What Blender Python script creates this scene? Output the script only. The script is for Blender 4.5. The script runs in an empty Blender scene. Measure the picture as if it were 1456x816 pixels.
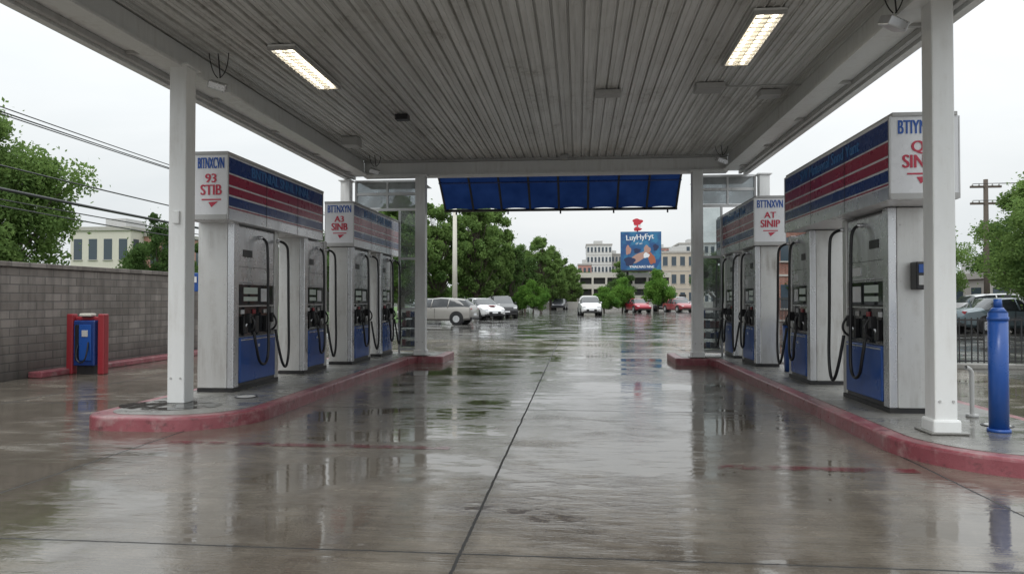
import bpy, bmesh, math, random
import numpy as np
from mathutils import Vector, Matrix
random.seed(7); np.random.seed(7)
S=bpy.context.scene
COL=S.collection
R=math.radians
# ------------------------------------------------------------ materials
def new_mat(name):
    m=bpy.data.materials.new(name); m.use_nodes=True
    nt=m.node_tree; b=nt.nodes['Principled BSDF']
    return m,nt,b
def N(nt,t,**kw):
    n=nt.nodes.new(t)
    for k,v in kw.items():
        if k.startswith('i_'):
            n.inputs[k[2:].replace('_',' ')].default_value=v
        else: setattr(n,k,v)
    return n
def L(nt,a,b): nt.links.new(a,b)
def math_n(nt,op,a,b=None,c=None,clamp=False):
    n=nt.nodes.new('ShaderNodeMath'); n.operation=op; n.use_clamp=clamp
    for i,v in enumerate((a,b,c)):
        if v is None: continue
        if isinstance(v,(int,float)): n.inputs[i].default_value=v
        else: nt.links.new(v,n.inputs[i])
    return n.outputs[0]
def ramp(nt,src,p0,p1,c0=(0,0,0,1),c1=(1,1,1,1)):
    r=nt.nodes.new('ShaderNodeValToRGB'); nt.links.new(src,r.inputs[0])
    e=r.color_ramp.elements; e[0].position=p0; e[1].position=p1; e[0].color=c0; e[1].color=c1
    return r.outputs[0]
def pos_scaled(nt,s):
    g=nt.nodes.new('ShaderNodeNewGeometry'); m=nt.nodes.new('ShaderNodeMapping')
    nt.links.new(g.outputs['Position'],m.inputs[0]); m.inputs['Scale'].default_value=s
    return m.outputs[0]
def noise(nt,vec,scale,detail=4,rough=.55,dist=0):
    n=nt.nodes.new('ShaderNodeTexNoise'); n.inputs['Scale'].default_value=scale
    n.inputs['Detail'].default_value=detail; n.inputs['Roughness'].default_value=rough
    n.inputs['Distortion'].default_value=dist
    if vec is not None: nt.links.new(vec,n.inputs['Vector'])
    return n.outputs[0]
def mixc(nt,f,a,b,mode='MIX'):
    n=nt.nodes.new('ShaderNodeMix'); n.data_type='RGBA'; n.blend_type=mode
    if isinstance(f,(int,float)): n.inputs[0].default_value=f
    else: nt.links.new(f,n.inputs[0])
    for i,v in ((6,a),(7,b)):
        if isinstance(v,(tuple,list)): n.inputs[i].default_value=(v[0],v[1],v[2],1)
        else: nt.links.new(v,n.inputs[i])
    return n.outputs[2]
def bump(nt,h,strength,dist,b,normal=None):
    n=nt.nodes.new('ShaderNodeBump'); n.inputs['Strength'].default_value=strength
    n.inputs['Distance'].default_value=dist; nt.links.new(h,n.inputs['Height'])
    if normal is not None: nt.links.new(normal,n.inputs['Normal'])
    if b is not None: nt.links.new(n.outputs[0],b.inputs['Normal'])
    return n.outputs[0]
def weath(name,col,rough=.5,metal=0,dirt=(.12,.10,.08),amt=.5,streak=True,scale=1.0,bmp=.15,spec=.5,rv=.25,speck=.35):
    m,nt,b=new_mat(name)
    n1=noise(nt,pos_scaled(nt,(scale,scale,scale)),2.2,6,.65)
    n2=noise(nt,pos_scaled(nt,(9*scale,9*scale,.9*scale) if streak else (3,3,3)),1.5,5,.6)
    n3=noise(nt,pos_scaled(nt,(scale,scale,scale)),22,4,.7)
    f=math_n(nt,'MULTIPLY',ramp(nt,n1,.42,.75),ramp(nt,n2,.38,.72))
    f2=math_n(nt,'MULTIPLY',ramp(nt,n3,.6,.78),speck)
    f=math_n(nt,'MULTIPLY',math_n(nt,'ADD',f,f2,clamp=True),amt,clamp=True)
    var=mixc(nt,ramp(nt,n1,.3,.7),tuple(c*.9 for c in col),col)
    L(nt,mixc(nt,f,var,dirt),b.inputs['Base Color'])
    b.inputs['Metallic'].default_value=metal
    L(nt,math_n(nt,'ADD',math_n(nt,'MULTIPLY',n1,rv),rough-rv*.5),b.inputs['Roughness'])
    b.inputs['Specular IOR Level'].default_value=spec
    if bmp: bump(nt,n3,bmp,.004,b)
    return m
def emis(name,col,st):
    m,nt,b=new_mat(name); b.inputs['Base Color'].default_value=(*col,1)
    b.inputs['Emission Color'].default_value=(*col,1); b.inputs['Emission Strength'].default_value=st
    return m
WHITE=weath('painted_white_steel',(.80,.81,.80),.42,0,(.30,.26,.21),.55,speck=.18,bmp=.08)
GREYP=weath('grey_paint',(.48,.48,.47),.5,0,(.12,.1,.08),.5)
SILV=weath('stainless_steel',(.68,.69,.71),.28,.65,(.22,.20,.18),.6,bmp=.08)
SLAB=weath('brushed_aluminium_panel',(.62,.62,.605),.36,.35,(.22,.19,.16),.9,bmp=.08)
BLUE=weath('blue_enamel',(.018,.085,.34),.3,0,(.02,.03,.07),.5)
SIGNBLUE=weath('sign_blue_vinyl',(.015,.045,.19),.28,0,(.03,.03,.05),.35)
SIGNRED=weath('sign_red_vinyl',(.33,.03,.065),.28,0,(.1,.03,.03),.35)
SIGNWH=weath('sign_white_plastic',(.80,.81,.83),.3,0,(.3,.28,.25),.3)
TXBLUE=weath('letter_blue',(.02,.10,.42),.4,amt=.1)
TXRED=weath('letter_red',(.55,.04,.08),.4,amt=.1)
TXPALE=weath('letter_pale_blue',(.06,.20,.46),.4,amt=.1)
BLACK=weath('black_plastic',(.018,.018,.02),.35,0,(.06,.055,.05),.3,spec=.5)
RUB=weath('hose_rubber',(.012,.012,.014),.38,0,(.05,.05,.05),.3)
DARKM=weath('dark_metal',(.03,.03,.032),.45,.3)
REDP=weath('red_paint',(.32,.03,.04),.4,0,(.1,.03,.03),.5)
ALU=weath('aluminium_frame',(.6,.6,.6),.35,.5,amt=.4)
def glass_mat(name,tint,alpha=.35,rough=.05):
    m=bpy.data.materials.new(name); m.use_nodes=True; nt=m.node_tree; nt.nodes.clear()
    o=N(nt,'ShaderNodeOutputMaterial'); t=N(nt,'ShaderNodeBsdfTransparent'); t.inputs[0].default_value=(*tint,1)
    g=N(nt,'ShaderNodeBsdfGlossy'); g.inputs['Roughness'].default_value=rough
    d=N(nt,'ShaderNodeBsdfDiffuse'); d.inputs[0].default_value=(.45,.46,.46,1)
    f=N(nt,'ShaderNodeFresnel'); f.inputs[0].default_value=1.5
    m1=N(nt,'ShaderNodeMixShader'); m2=N(nt,'ShaderNodeMixShader')
    n=noise(nt,pos_scaled(nt,(1,1,1)),3,5)
    L(nt,math_n(nt,'MULTIPLY',n,alpha),m1.inputs[0]); L(nt,t.outputs[0],m1.inputs[1]); L(nt,d.outputs[0],m1.inputs[2])
    L(nt,f.outputs[0],m2.inputs[0]); L(nt,m1.outputs[0],m2.inputs[1]); L(nt,g.outputs[0],m2.inputs[2])
    L(nt,m2.outputs[0],o.inputs[0]); return m
GLASS=glass_mat('clear_glass',(.82,.86,.86),.35)
FROST=glass_mat('clouded_glass',(.62,.66,.68),.9,.2)
m,nt,b=new_mat('dark_glass'); b.inputs['Base Color'].default_value=(.012,.014,.016,1); b.inputs['Roughness'].default_value=.06
L(nt,mixc(nt,noise(nt,pos_scaled(nt,(1,1,1)),7),(.008,.01,.012),(.05,.055,.06)),b.inputs['Base Color']); DGL=m
LCD=emis('lcd_display',(.35,.40,.36),.12)
TUBE=emis('fluorescent_tube',(1,.95,.84),4.5)
m,nt,b=new_mat('lamp_diffuser')
b.inputs['Emission Color'].default_value=(1,.86,.66,1); b.inputs['Emission Strength'].default_value=.55
b.inputs['Base Color'].default_value=(.7,.66,.55,1); DIFF=m
# concrete ground
def ground_mat(name,base1,base2,joints=True,wet=.5,rlo=.08,rhi=.29,soft=.06):
    m,nt,b=new_mat(name)
    P=pos_scaled(nt,(1,1,1))
    big=noise(nt,P,.55,6,.6,.6)
    pud0=noise(nt,pos_scaled(nt,(.55,.9,1)),.8,6,.56,1.0)
    pudf=noise(nt,pos_scaled(nt,(1.2,3.2,1)),2.2,6,.65,.4)
    pud=math_n(nt,'ADD',math_n(nt,'MULTIPLY',pud0,.68),math_n(nt,'MULTIPLY',pudf,.32))
    damp=noise(nt,pos_scaled(nt,(.8,1.5,1)),1.9,8,.68,.5)
    mid=noise(nt,P,4,7,.7)
    fine=noise(nt,P,60,3,.7)
    broom=noise(nt,pos_scaled(nt,(1.2,55,1)),1.0,3,.6)
    broom2=noise(nt,pos_scaled(nt,(.7,17,1)),1.0,3,.6,.2)
    streak=noise(nt,pos_scaled(nt,(3.0,.35,1)),1.2,5,.65,.3)
    c=mixc(nt,ramp(nt,big,.35,.65),base1,base2)
    c=mixc(nt,math_n(nt,'MULTIPLY',ramp(nt,mid,.4,.75),.5),c,tuple(x*.45 for x in base1))
    c=mixc(nt,math_n(nt,'MULTIPLY',ramp(nt,streak,.45,.7),.4),c,tuple(x*.5 for x in base1))
    c=mixc(nt,math_n(nt,'MULTIPLY',ramp(nt,broom,.42,.68),.42),c,tuple(x*.45 for x in base1))
    c=mixc(nt,math_n(nt,'MULTIPLY',ramp(nt,fine,.5,.8),.35),c,tuple(x*1.6 for x in base2))
    wetm=ramp(nt,pud,wet-soft,wet+soft)
    dampm=ramp(nt,damp,.42,.60)
    c=mixc(nt,math_n(nt,'MULTIPLY',dampm,.3),c,tuple(x*.5 for x in base1))
    c=mixc(nt,math_n(nt,'MULTIPLY',wetm,.35),c,tuple(x*.45 for x in base1))
    hgt=None
    if joints:
        sx=N(nt,'ShaderNodeSeparateXYZ'); L(nt,P,sx.inputs[0])
        wob=math_n(nt,'MULTIPLY',math_n(nt,'SUBTRACT',noise(nt,P,1.6,5,.7),.5),.035)
        def pp(co,off,per):
            a=math_n(nt,'ADD',math_n(nt,'SUBTRACT',co,off),wob)
            return math_n(nt,'PINGPONG',a,per/2)
        px=pp(sx.outputs[0],-.65,3.51); py=pp(sx.outputs[1],3.85,5.05)
        chip=math_n(nt,'MULTIPLY',math_n(nt,'SUBTRACT',noise(nt,P,25,4,.7),.45),.014)
        def hard(q,w): return math_n(nt,'LESS_THAN',math_n(nt,'SUBTRACT',q,chip),w)
        def soft_(q,w): return math_n(nt,'SUBTRACT',1,math_n(nt,'DIVIDE',q,w,clamp=True),clamp=True)
        j=math_n(nt,'MAXIMUM',hard(px,.009),hard(py,.008))
        js=math_n(nt,'MAXIMUM',soft_(px,.09),soft_(py,.07))
        c=mixc(nt,math_n(nt,'MULTIPLY',js,.45),c,tuple(x*.35 for x in base1))
        c=mixc(nt,j,c,(.012,.011,.01))
        hgt=j
    L(nt,c,b.inputs['Base Color'])
    rr=N(nt,'ShaderNodeMix'); rr.data_type='FLOAT'; L(nt,dampm,rr.inputs[0]); rr.inputs[2].default_value=rhi; rr.inputs[3].default_value=rlo
    r0=math_n(nt,'MAXIMUM',math_n(nt,'ADD',rr.outputs[0],math_n(nt,'MULTIPLY',math_n(nt,'SUBTRACT',mid,.5),.2)),.05)
    rmix=N(nt,'ShaderNodeMix'); rmix.data_type='FLOAT'
    L(nt,wetm,rmix.inputs[0]); L(nt,r0,rmix.inputs[2]); rmix.inputs[3].default_value=.03
    r=rmix.outputs[0]
    if hgt is not None: r=math_n(nt,'MAXIMUM',r,math_n(nt,'MULTIPLY',hgt,.7))
    L(nt,r,b.inputs['Roughness'])
    b.inputs['Specular IOR Level'].default_value=.8
    dry=math_n(nt,'SUBTRACT',1.0,math_n(nt,'MULTIPLY',wetm,.88))
    h=math_n(nt,'ADD',math_n(nt,'MULTIPLY',broom,.8),math_n(nt,'MULTIPLY',fine,.4))
    h=math_n(nt,'MULTIPLY',math_n(nt,'ADD',h,math_n(nt,'MULTIPLY',broom2,1.0)),dry)
    h2=noise(nt,pos_scaled(nt,(1,2.2,1)),2.4,3,.5,.4)
    n1=bump(nt,h2,.05,.03,None)
    n2=bump(nt,h,.24,.007,b,n1)
    return m
CONC=ground_mat('wet_concrete',(.135,.113,.088),(.235,.207,.17),True,.485)
ASPH=ground_mat('wet_asphalt',(.08,.078,.072),(.15,.145,.135),False,.485,.12,.34)
ISL=ground_mat('island_concrete',(.18,.172,.155),(.31,.30,.275),False,.56,.25,.5)
m,nt,b=new_mat('worn_red_curb_paint')
P=pos_scaled(nt,(1,1,1)); n1=noise(nt,P,5,7,.7); n2=noise(nt,P,1.3,4)
c=mixc(nt,ramp(nt,n2,.35,.65),(.20,.045,.058),(.31,.10,.115)); c=mixc(nt,ramp(nt,n1,.50,.66),c,(.33,.19,.19))
c=mixc(nt,math_n(nt,'MULTIPLY',ramp(nt,noise(nt,P,9,6,.7),.54,.70),.75),c,(.07,.04,.04))
L(nt,c,b.inputs['Base Color']); L(nt,math_n(nt,'ADD',math_n(nt,'MULTIPLY',n1,.4),.12),b.inputs['Roughness']); bump(nt,n1,.6,.014,b); CURB=m
m=bpy.data.materials.new('faded_red_marking'); m.use_nodes=True; nt=m.node_tree; b=nt.nodes['Principled BSDF']
P=pos_scaled(nt,(1,1,1)); n1=noise(nt,P,3.5,7,.7)
b.inputs['Base Color'].default_value=(.15,.022,.032,1); b.inputs['Roughness'].default_value=.12
L(nt,math_n(nt,'MULTIPLY',ramp(nt,n1,.42,.58),.75),b.inputs['Alpha']); FADE=m
# ceiling
m,nt,b=new_mat('dirty_ceiling_panel')
P=pos_scaled(nt,(1,1,1)); n1=noise(nt,pos_scaled(nt,(1,.5,1)),1.2,6,.65,.5); n2=noise(nt,pos_scaled(nt,(14,.5,1)),1,4,.6); n3=noise(nt,P,9,5,.7)
n4=noise(nt,pos_scaled(nt,(5.7,.02,1)),1,2,.5)
c=mixc(nt,ramp(nt,n1,.35,.7),(.82,.83,.82),(.66,.66,.63))
c=mixc(nt,math_n(nt,'MULTIPLY',ramp(nt,n4,.35,.65),.35),c,(.5,.5,.48))
c=mixc(nt,math_n(nt,'MULTIPLY',ramp(nt,n2,.42,.68),.45),c,(.34,.33,.30))
c=mixc(nt,math_n(nt,'MULTIPLY',math_n(nt,'MULTIPLY',ramp(nt,n1,.52,.70),ramp(nt,n3,.45,.65)),.75),c,(.18,.16,.13))
L(nt,c,b.inputs['Base Color']); b.inputs['Roughness'].default_value=.36; bump(nt,n3,.08,.004,b); CEILM=m
def brick_mat(name,c1,c2,mort,bw,rh,ms,axis='YZ',wet=True):
    m,nt,b=new_mat(name)
    g=N(nt,'ShaderNodeNewGeometry'); s=N(nt,'ShaderNodeSeparateXYZ'); L(nt,g.outputs['Position'],s.inputs[0])
    cb=N(nt,'ShaderNodeCombineXYZ')
    L(nt,s.outputs[1 if axis=='YZ' else 0],cb.inputs[0]); L(nt,s.outputs[2],cb.inputs[1])
    br=N(nt,'ShaderNodeTexBrick'); L(nt,cb.outputs[0],br.inputs[0])
    br.inputs['Scale'].default_value=1; br.inputs['Brick Width'].default_value=bw; br.inputs['Row Height'].default_value=rh
    br.inputs['Mortar Size'].default_value=ms; br.inputs['Mortar Smooth'].default_value=.3; br.inputs['Bias'].default_value=0
    br.inputs['Color1'].default_value=(*c1,1); br.inputs['Color2'].default_value=(*c2,1); br.inputs['Mortar'].default_value=(*mort,1)
    P=pos_scaled(nt,(1,1,1)); n1=noise(nt,P,1.1,6,.65); n2=noise(nt,pos_scaled(nt,(4,4,.5)),1.5,4); n3=noise(nt,P,25,4,.7)
    c=mixc(nt,math_n(nt,'MULTIPLY',ramp(nt,n1,.4,.7),.6),br.outputs[0],tuple(x*.42 for x in c1))
    c=mixc(nt,math_n(nt,'MULTIPLY',ramp(nt,n2,.45,.65),.5),c,tuple(x*.38 for x in c1))
    if wet:
        low=ramp(nt,math_n(nt,'ADD',s.outputs[2],math_n(nt,'MULTIPLY',n1,.8)),.45,1.3,(.42,.42,.42,1),(1,1,1,1))
        c=mixc(nt,1.0,c,low,'MULTIPLY')
    L(nt,c,b.inputs['Base Color']); b.inputs['Roughness'].default_value=.75
    h=math_n(nt,'ADD',math_n(nt,'MULTIPLY',math_n(nt,'SUBTRACT',1,br.outputs[1]),1.0),math_n(nt,'MULTIPLY',n3,.3))
    bump(nt,h,.6,.012,b); return m
CMU=brick_mat('concrete_block',(.18,.157,.138),(.275,.245,.22),(.13,.12,.11),.40,.15,.012)
BRICK=brick_mat('red_brick',(.25,.09,.06),(.33,.13,.09),(.3,.27,.24),.22,.075,.01,'XZ',False)
BEIGE=weath('beige_stucco',(.50,.44,.36),.8,amt=.4); CREAM=weath('cream_stucco',(.60,.57,.5),.8,amt=.3)
CONCB=weath('concrete_facade',(.42,.40,.37),.8,amt=.5); PALE=weath('pale_facade',(.66,.66,.64),.7,amt=.3)
PINK=weath('rose_facade',(.46,.25,.21),.8,amt=.3)
m,nt,b=new_mat('window_glass'); b.inputs['Base Color'].default_value=(.05,.07,.09,1); b.inputs['Roughness'].default_value=.12; WIN=m
def leaf_mat(name,dark,light,sc=.9):
    m=bpy.data.materials.new(name); m.use_nodes=True; nt=m.node_tree; nt.nodes.clear()
    o=N(nt,'ShaderNodeOutputMaterial'); d=N(nt,'ShaderNodeBsdfDiffuse'); t=N(nt,'ShaderNodeBsdfTranslucent')
    P=pos_scaled(nt,(1,1,1)); n1=noise(nt,P,sc,4,.6); n2=noise(nt,P,sc*9,3,.7)
    f=math_n(nt,'ADD',math_n(nt,'MULTIPLY',n1,.6),math_n(nt,'MULTIPLY',n2,.4))
    c=mixc(nt,ramp(nt,f,.38,.62),dark,light); L(nt,c,d.inputs[0])
    L(nt,mixc(nt,.5,c,(light[0]*1.3,light[1]*1.3,light[2])),t.inputs[0])
    mx=N(nt,'ShaderNodeMixShader'); mx.inputs[0].default_value=.38
    L(nt,d.outputs[0],mx.inputs[1]); L(nt,t.outputs[0],mx.inputs[2]); L(nt,mx.outputs[0],o.inputs[0]); return m
LF1=leaf_mat('spring_foliage',(.065,.12,.04),(.21,.31,.10))
LF2=leaf_mat('dark_foliage',(.035,.07,.027),(.11,.18,.06))
LF3=leaf_mat('bright_shrub_foliage',(.05,.13,.03),(.16,.29,.06))
BARK=weath('bark',(.10,.08,.065),.9,amt=.5,bmp=.5)
m,nt,b=new_mat('grass'); L(nt,mixc(nt,noise(nt,pos_scaled(nt,(1,1,1)),6,6,.7),(.03,.07,.015),(.10,.19,.04)),b.inputs['Base Color']); b.inputs['Roughness'].default_value=.9; GRASS=m
# ------------------------------------------------------------ helpers
def link(o,parent=None):
    COL.objects.link(o)
    if parent is not None: o.parent=parent
    return o
def empty(name,loc=(0,0,0),rz=0):
    e=bpy.data.objects.new(name,None); e.location=loc; e.rotation_euler=(0,0,rz); e.empty_display_size=.2
    COL.objects.link(e); return e
def ploc(parent): return parent.location if parent is not None else Vector((0,0,0))
def box(name,x0,x1,y0,y1,z0,z1,mat,parent=None,bev=0,local=False):
    if x0>x1:x0,x1=x1,x0
    if y0>y1:y0,y1=y1,y0
    me=bpy.data.meshes.new(name); bm=bmesh.new(); bmesh.ops.create_cube(bm,size=1)
    bmesh.ops.scale(bm,vec=(x1-x0,y1-y0,z1-z0),verts=bm.verts)
    if bev:
        bmesh.ops.bevel(bm,geom=list(bm.edges),offset=bev,segments=2,affect='EDGES',profile=.5)
    bm.to_mesh(me); bm.free(); me.materials.append(mat)
    o=bpy.data.objects.new(name,me); c=Vector(((x0+x1)/2,(y0+y1)/2,(z0+z1)/2))
    o.location=c if local else c-ploc(parent)
    return link(o,parent)
def pydata(name,verts,faces,mats,parent=None,fm=None,smooth=False,loc=None,local=False):
    me=bpy.data.meshes.new(name); me.from_pydata([tuple(v) for v in verts],[],faces)
    for m in (mats if isinstance(mats,(list,tuple)) else [mats]): me.materials.append(m)
    if fm is not None: me.polygons.foreach_set('material_index',fm)
    if smooth: me.polygons.foreach_set('use_smooth',[True]*len(me.polygons))
    me.update(); o=bpy.data.objects.new(name,me)
    if loc is not None: o.location=loc
    elif not local and parent is not None: o.location=-ploc(parent)
    return link(o,parent)
def prism(name,poly,z0,z1,mat,parent=None,bev=0,segs=3):
    bm=bmesh.new(); vs=[bm.verts.new((x,y,z0)) for x,y in poly]; f=bm.faces.new(vs)
    r=bmesh.ops.extrude_face_region(bm,geom=[f]); tv=[v for v in r['geom'] if isinstance(v,bmesh.types.BMVert)]
    bmesh.ops.translate(bm,vec=(0,0,z1-z0),verts=tv)
    bmesh.ops.recalc_face_normals(bm,faces=bm.faces)
    if bev:
        ed=[e for e in bm.edges if all(abs(v.co.z-z1)<1e-5 for v in e.verts)]
        bmesh.ops.bevel(bm,geom=ed,offset=bev,segments=segs,affect='EDGES',profile=.5)
    me=bpy.data.meshes.new(name); bm.to_mesh(me); bm.free(); me.materials.append(mat)
    o=bpy.data.objects.new(name,me)
    if parent is not None: o.location=-ploc(parent)
    return link(o,parent)
def cyl(name,p0,p1,r0,r1,mat,parent=None,seg=20,local=False,bev=0):
    p0=Vector(p0);p1=Vector(p1); d=p1-p0
    bm=bmesh.new(); bmesh.ops.create_cone(bm,cap_ends=True,segments=seg,radius1=r0,radius2=r1,depth=d.length)
    q=d.to_track_quat('Z','Y').to_matrix().to_4x4(); bmesh.ops.transform(bm,matrix=q,verts=bm.verts)
    for f in bm.faces: f.smooth=len(f.verts)==4
    me=bpy.data.meshes.new(name); bm.to_mesh(me); bm.free(); me.materials.append(mat)
    o=bpy.data.objects.new(name,me); c=(p0+p1)/2; o.location=c if local else c-ploc(parent)
    return link(o,parent)
def tube(name,pts,r,mat,parent=None,typ='NURBS',res=8):
    cu=bpy.data.curves.new(name,'CURVE'); cu.dimensions='3D'; cu.bevel_depth=r; cu.bevel_resolution=3; cu.resolution_u=res
    sp=cu.splines.new(typ); sp.points.add(len(pts)-1); off=ploc(parent)
    for i,p in enumerate(pts): sp.points[i].co=(p[0]-off.x,p[1]-off.y,p[2]-off.z,1)
    if typ=='NURBS': sp.order_u=3; sp.use_endpoint_u=True
    cu.materials.append(mat); o=bpy.data.objects.new(name,cu); return link(o,parent)
def text(name,s,loc,size,rot,mat,parent=None,sx=1.0,bold=.0,align='CENTER'):
    cu=bpy.data.curves.new(name,'FONT'); cu.body=s; cu.size=size; cu.align_x=align; cu.align_y='CENTER'
    cu.extrude=.002; cu.offset=0; cu.materials.append(mat)
    o=bpy.data.objects.new(name,cu); o.location=Vector(loc)-ploc(parent); o.rotation_euler=rot; o.scale=(sx,1,1)
    link(o,parent)
    if bold:
        # second, slightly shifted copy of the lettering thickens the strokes
        cu2=cu.copy(); o2=bpy.data.objects.new(name,cu2); sh=Matrix.Rotation(rot[2],3,'Z')@Vector((bold,0,0)); 
        nrm=Matrix.Rotation(rot[2],3,'Z')@Vector((0,-.0007,0))
        o2.location=o.location+sh+nrm; o2.rotation_euler=rot; o2.scale=(sx,1,1); link(o2,parent)
    return o
# ------------------------------------------------------------ camera
cam_d=bpy.data.cameras.new('camera'); cam=bpy.data.objects.new('camera',cam_d); COL.objects.link(cam); S.camera=cam
cam.location=(0,0,1.4); cam.rotation_euler=(R(90.97),0,R(5.37)); cam_d.lens=24.73; cam_d.sensor_width=36; cam_d.clip_end=3000; cam_d.clip_start=.05
# ------------------------------------------------------------ world (overcast: brighter toward the zenith)
w=bpy.data.worlds.new('World'); S.world=w; w.use_nodes=True; nt=w.node_tree; nt.nodes.clear()
o=N(nt,'ShaderNodeOutputWorld'); sky=N(nt,'ShaderNodeTexSky'); sky.sky_type='NISHITA'; sky.sun_disc=False
sky.sun_elevation=R(50); sky.sun_rotation=R(200); sky.air_density=2; sky.dust_density=6
b1=N(nt,'ShaderNodeBackground'); b1.inputs[1].default_value=.06; L(nt,sky.outputs[0],b1.inputs[0])
tc=N(nt,'ShaderNodeTexCoord'); mp=N(nt,'ShaderNodeMapping'); mp.inputs['Scale'].default_value=(1,1,3.2); L(nt,tc.outputs['Generated'],mp.inputs[0])
cl=noise(nt,mp.outputs[0],1.5,6,.52,.4)
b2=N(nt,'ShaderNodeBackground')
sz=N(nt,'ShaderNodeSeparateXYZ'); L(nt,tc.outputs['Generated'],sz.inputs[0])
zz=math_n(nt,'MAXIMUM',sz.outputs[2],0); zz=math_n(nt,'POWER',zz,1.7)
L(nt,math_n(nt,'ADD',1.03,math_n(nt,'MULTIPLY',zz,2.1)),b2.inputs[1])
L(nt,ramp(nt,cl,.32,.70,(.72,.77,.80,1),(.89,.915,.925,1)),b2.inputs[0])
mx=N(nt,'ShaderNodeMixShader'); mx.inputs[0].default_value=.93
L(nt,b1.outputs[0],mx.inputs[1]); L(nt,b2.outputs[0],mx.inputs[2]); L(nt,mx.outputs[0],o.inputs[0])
sd=bpy.data.lights.new('sun','SUN'); sd.energy=.8; sd.angle=R(20); sd.color=(1,.985,.96)
so=bpy.data.objects.new('sun',sd); so.rotation_euler=(R(40),0,R(-20)); COL.objects.link(so)
S.view_settings.view_transform='Standard'; S.view_settings.look='None'; S.view_settings.exposure=0
# ------------------------------------------------------------ ground
def sheet(name,x0,x1,y0,y1,z,mat):
    return pydata(name,[(x0,y0,z),(x1,y0,z),(x1,y1,z),(x0,y1,z)],[(0,1,2,3)],mat)
sheet('ground',-900,900,-300,1500,-.004,ASPH)
sheet('concrete_forecourt',-9.85,7.6,-12,24,0,CONC)
sheet('grass_verge',-60,-10.4,20,120,.02,GRASS)
sheet('pavement_marking',-4.0,-1.2,6.48,6.62,.004,FADE)
sheet('pavement_marking',1.15,2.75,5.95,6.10,.004,FADE)
sheet('pavement_marking',-3.4,2.6,17.4,17.5,.004,FADE)
mk=empty('parking_bay_markings',(0,0,0))
for i in range(7):
    box('bay_line',-16,-6.5,30+i*3.2,30.1+i*3.2,0,.004,PALE,mk)
# ------------------------------------------------------------ islands
def arc(cx,cy,r,a0,a1,n):
    return [(cx+r*math.cos(R(a0+(a1-a0)*i/n)),cy+r*math.sin(R(a0+(a1-a0)*i/n))) for i in range(n+1)]
def island(xo,xi,y0,y1,xb,side,ncr):
    e=empty('pump_island',((xo+xi)/2,y0+1,0))
    s=side
    def poly(ins):
        XO=xo+s*ins; XI=xi-s*ins; Y0=y0+ins; Y1=y1-ins; r=ncr-ins; 
        pts=[]
        if s>0: pts+=arc(XO+.35,Y0+.35,.35,180,270,8)+arc(XI-r,Y0+r,r,270,360,14)
        else: pts+=arc(XO-.35,Y0+.35,.35,360,270,8)+arc(XI+r,Y0+r,r,270,180,14)
        yb=y1-1.5+ins
        XB=xb-s*ins
        pts+=[(XI,yb-.25),(XI+s*.12,yb)]
        if s>0: pts+=arc(XB-.15,yb+.15,.15,270,360,5)
        else: pts+=arc(XB+.15,yb+.15,.15,270,180,5)
        pts+=[(XB,Y1),(XO,Y1)]
        return pts
    prism('curb',poly(0),0,.15,CURB,e,.03)
    prism('island_top',poly(.16),.10,.156,ISL,e)
    return e
iL=island(-5.35,-3.6,7.05,16.6,-2.95,1,.9)
iR=island(4.7,2.82,5.75,16.6,2.05,-1,1.1)
# ------------------------------------------------------------ canopy
can=empty('station_canopy',(-.8,10,4.1))
XL,XR,YF,YB=-5.32,3.72,4.9,15.85; ZB=4.15; ZC=4.52
verts=[];faces=[];x=XL+.3;prof=[]
k=0
while x<XR-.25:
    wj=random.uniform(-.004,.004)
    prof+=[(x,ZC),(x+.050,ZC),(x+.055,ZC-.012),(x+.062,ZC-.012),(x+.067,ZC+wj),(x+.128,ZC+wj),(x+.134,ZC-.016),(x+.144,ZC-.016),(x+.150,ZC+.035),(x+.166,ZC+.035)]
    x+=.176
prof.append((x,ZC))
ys=[YF,15.5]
for yy in ys: verts+=[(a,yy,z) for a,z in prof]
n=len(prof)
for i in range(n-1): faces.append((i,i+1,n+i+1,n+i))
pydata('ceiling_panels',verts,faces,CEILM,can)
box('roof_deck',XL+.02,XR-.02,YF+.02,YB-.02,ZC+.06,ZC+.45,GREYP,can)
for s,xo in ((1,XL),(-1,XR)):
    box('edge_beam',xo,xo+s*.10,YF,YB,ZB-.02,ZC+.5,WHITE,can,.006)
    box('edge_soffit',xo+s*.102,xo+s*.50,YF,YB,ZB+.07,ZB+.11,WHITE,can,.004)
    box('inner_web',xo+s*.46,xo+s*.50,YF,15.5,ZB+.112,ZC-.02,WHITE,can)
    box('inner_flange',xo+s*.36,xo+s*.60,YF,15.5,ZB+.03,ZB+.066,WHITE,can,.004)
    box('gutter_lip',xo+s*.14,xo+s*.20,YF,YB,ZB+.0,ZB+.066,GREYP,can,.004)
    for k in range(6):
        yy=5.6+k*1.9
        box('beam_joint_strap',xo+s*.205,xo+s*.355,yy,yy+.05,ZB+.035,ZB+.068,GREYP,can)
box('rear_beam',XL+.5,XR-.5,15.5,15.72,ZB-.01,ZC-.06,WHITE,can,.006)
box('rear_beam_flange',XL+.5,XR-.5,15.42,15.5,ZB+.0,ZB+.05,WHITE,can,.004)
box('rear_beam_upper',XL+.5,XR-.5,15.48,15.56,ZC-.055,ZC+.04,GREYP,can,.004)
box('front_fascia',XL,XR,YF-.12,YF-.003,ZB-.02,ZC+.5,WHITE,can,.006)
def cbox(name,x,y,w,l,h,mat=GREYP): box(name,x-w/2,x+w/2,y-l/2,y+l/2,ZC-h-.019,ZC-.018,mat,can,.006)
cbox('junction_box',-2.95,11.6,.22,.16,.09,DARKM); cbox('junction_box',.45,10.6,.38,.28,.05); cbox('junction_box',1.9,10.4,.4,.3,.08)
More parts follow.
